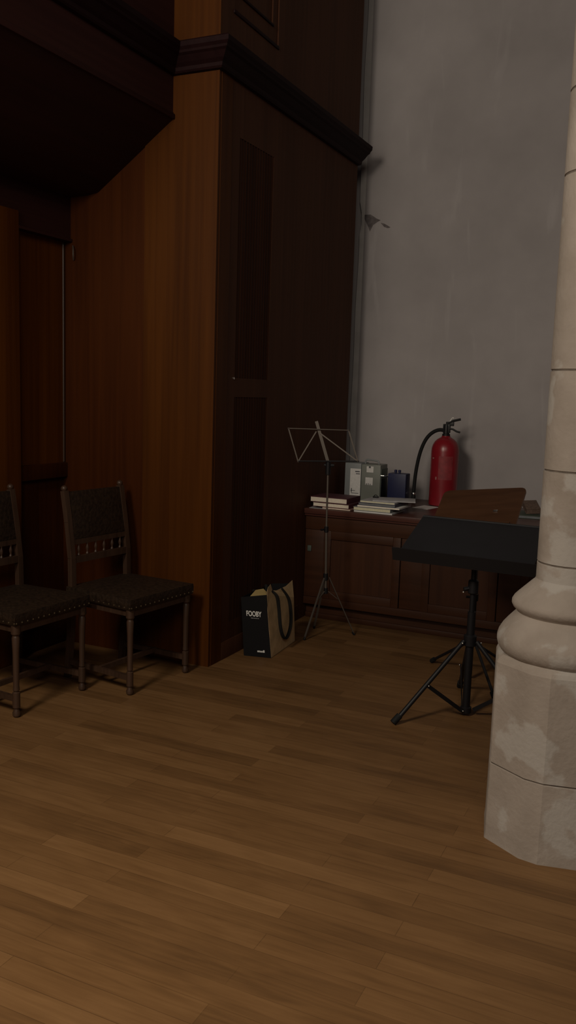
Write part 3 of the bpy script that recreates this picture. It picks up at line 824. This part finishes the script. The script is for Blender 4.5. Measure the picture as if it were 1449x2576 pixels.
bm = BM(); Bq(bm, [(-.092,-.18,.04), (.045,-.16,.04), (.024,.185,.04), (-.094,.172,.04)])
obj('lining', bm, M['bagin'], bg, smooth=False)
bm = BM()
for off in (0., .008):
    tube(bm, smooth_path([(.033,-.098,.366), (.056+off,-.085,.335), (.060+off,-.065,.264), (.070+off,-.052,.142), (.076+off,-.012,.078), (.073+off,.045,.082), (.066+off,.095,.153), (.054+off,.086,.277), (.030,.040,.354)], 7), .0062, 8)
obj('handle', bm, M['rope'], bg, label='black cord handle hanging down')
bm = BM()
for off in (0., .008):
    tube(bm, smooth_path([(-.098,-.08,.345), (-.088+off,-.075,.34), (-.084+off,-.04,.20), (-.083+off,.0,.14), (-.084+off,.05,.20), (-.092+off,.075,.34), (-.099,.08,.345)], 6), .005, 8)
obj('handle', bm, M['rope'], bg)
# lettering on the black end; u runs along the end, the end leans a little
u = (Vector((*c['br'], 0)) - Vector((*c['bl'], 0))).normalized()
upv = ((Vector(tl)+Vector(tr))*.5 - (Vector((*c['bl'],0))+Vector((*c['br'],0)))*.5).normalized()
nv = u.cross(upv).normalized()
base = Vector((*c['bl'], .001)); LW = (Vector((*c['br'],0))-Vector((*c['bl'],0))).length
def on_end(bm, s, h):   # s along the end from its left, h up it
    o = base + u*s + upv*h + nv*.0022
    m4 = Matrix(((u.x, -nv.x, upv.x, o.x), (u.y, -nv.y, upv.y, o.y), (u.z, -nv.z, upv.z, o.z), (0,0,0,1)))
    bmesh.ops.transform(bm, matrix=m4, verts=bm.verts[:]); return bm
bm = text_bm('FOOBY', .041, .60, .0006, .0012)
xs = [v.co.x for v in bm.verts]; k = .088/(max(xs)-min(xs))
bmesh.ops.transform(bm, matrix=Matrix.Diagonal((k,1,1,1)), verts=bm.verts[:])
obj('lettering', on_end(bm, .030, .234), M['print'], blk, smooth=False, label='white FOOBY lettering')
bm = BM(); x = 0
for w in (.006,.003,.009,.004,.006,.004,.007,.004,.005): box(bm, x, x+w*.7, -.0004, .0003, 0, .0035); x += w
obj('fine_print', on_end(bm, .056, .221), M['papergrey'], blk, smooth=False)
bm = BM(); x = 0
for w, h in ((.007,.009),(.008,.010),(.007,.009),(.007,.009),(.005,.010),(.010,.014)): box(bm, x, x+w*.8, -.0004, .0003, 0, h); x += w
obj('small_logo', on_end(bm, .082, .028), M['print'], blk, smooth=False)

# ------------------------------------------------------------------ unseen lamps behind and above the camera; spot and floor fill are added
def lamp(name, loc, target, power, size, col, spread=180):
    l = bpy.data.lights.new(name, 'AREA'); l.shape = 'DISK'; l.size = size; l.energy = power; l.color = col; l.spread = math.radians(spread)
    o = bpy.data.objects.new(name, l); COL.objects.link(o); o.location = loc
    o.rotation_euler = (Vector(target)-Vector(loc)).to_track_quat('-Z', 'Y').to_euler()
    return o
def spot(name, loc, target, power, size, cone, blend, col):
    l = bpy.data.lights.new(name, 'SPOT'); l.energy = power; l.shadow_soft_size = size; l.spot_size = math.radians(cone); l.spot_blend = blend; l.color = col
    o = bpy.data.objects.new(name, l); COL.objects.link(o); o.location = loc
    o.rotation_euler = (Vector(target)-Vector(loc)).to_track_quat('-Z', 'Y').to_euler()
    return o
spot('upper_wall_spot', (-2.0, -1.6, 3.2), (-1.5, 5.0, 4.0), 520, .9, 67, .85, (1., .89, .74))  # added spot, aimed high so its cone leaves the low parts dim
lamp('floor_fill', (-2.1, -.1, 3.5), (-1.0, 1.6, 0), 42, .8, (1., .88, .72), 112)  # added downlight to brighten the near floor and column base
lamp('aisle_lamp', (1.2, -2.2, 4.2), (-1.2, 4.5, 1.4), 56, 2.0, (1., .90, .76))
w = bpy.data.worlds.new('dim_hall'); S.world = w; w.use_nodes = True
w.node_tree.nodes['Background'].inputs['Color'].default_value = (.80, .72, .78, 1)
w.node_tree.nodes['Background'].inputs['Strength'].default_value = .012

# ------------------------------------------------------------------ camera
cam = bpy.data.cameras.new('camera'); co = bpy.data.objects.new('camera', cam); COL.objects.link(co)
f, h, H0 = 2200., 301., 1.48
roll = math.radians(1.84); pitch = math.atan(h/f); th = math.atan(1030/math.hypot(f, h))
fw = Vector((-math.sin(th)*math.cos(pitch), math.cos(th)*math.cos(pitch), -math.sin(pitch)))
r0 = Vector((math.cos(th), math.sin(th), 0)); u0 = r0.cross(fw)
ex = r0*math.cos(roll) + u0*math.sin(roll); ey = -r0*math.sin(roll) + u0*math.cos(roll)
co.matrix_world = Matrix(((ex.x, ey.x, -fw.x, 0), (ex.y, ey.y, -fw.y, 0), (ex.z, ey.z, -fw.z, H0), (0, 0, 0, 1)))
cam.sensor_fit = 'VERTICAL'; cam.sensor_height = 36; cam.sensor_width = 36*1449/2576; cam.lens = 36*f/2576
cam.clip_start = .05
S.camera = co
S.view_settings.view_transform = 'Standard'; S.view_settings.look = 'None'; S.view_settings.gamma = 1; S.view_settings.exposure = 0
S.view_settings.use_curve_mapping = False
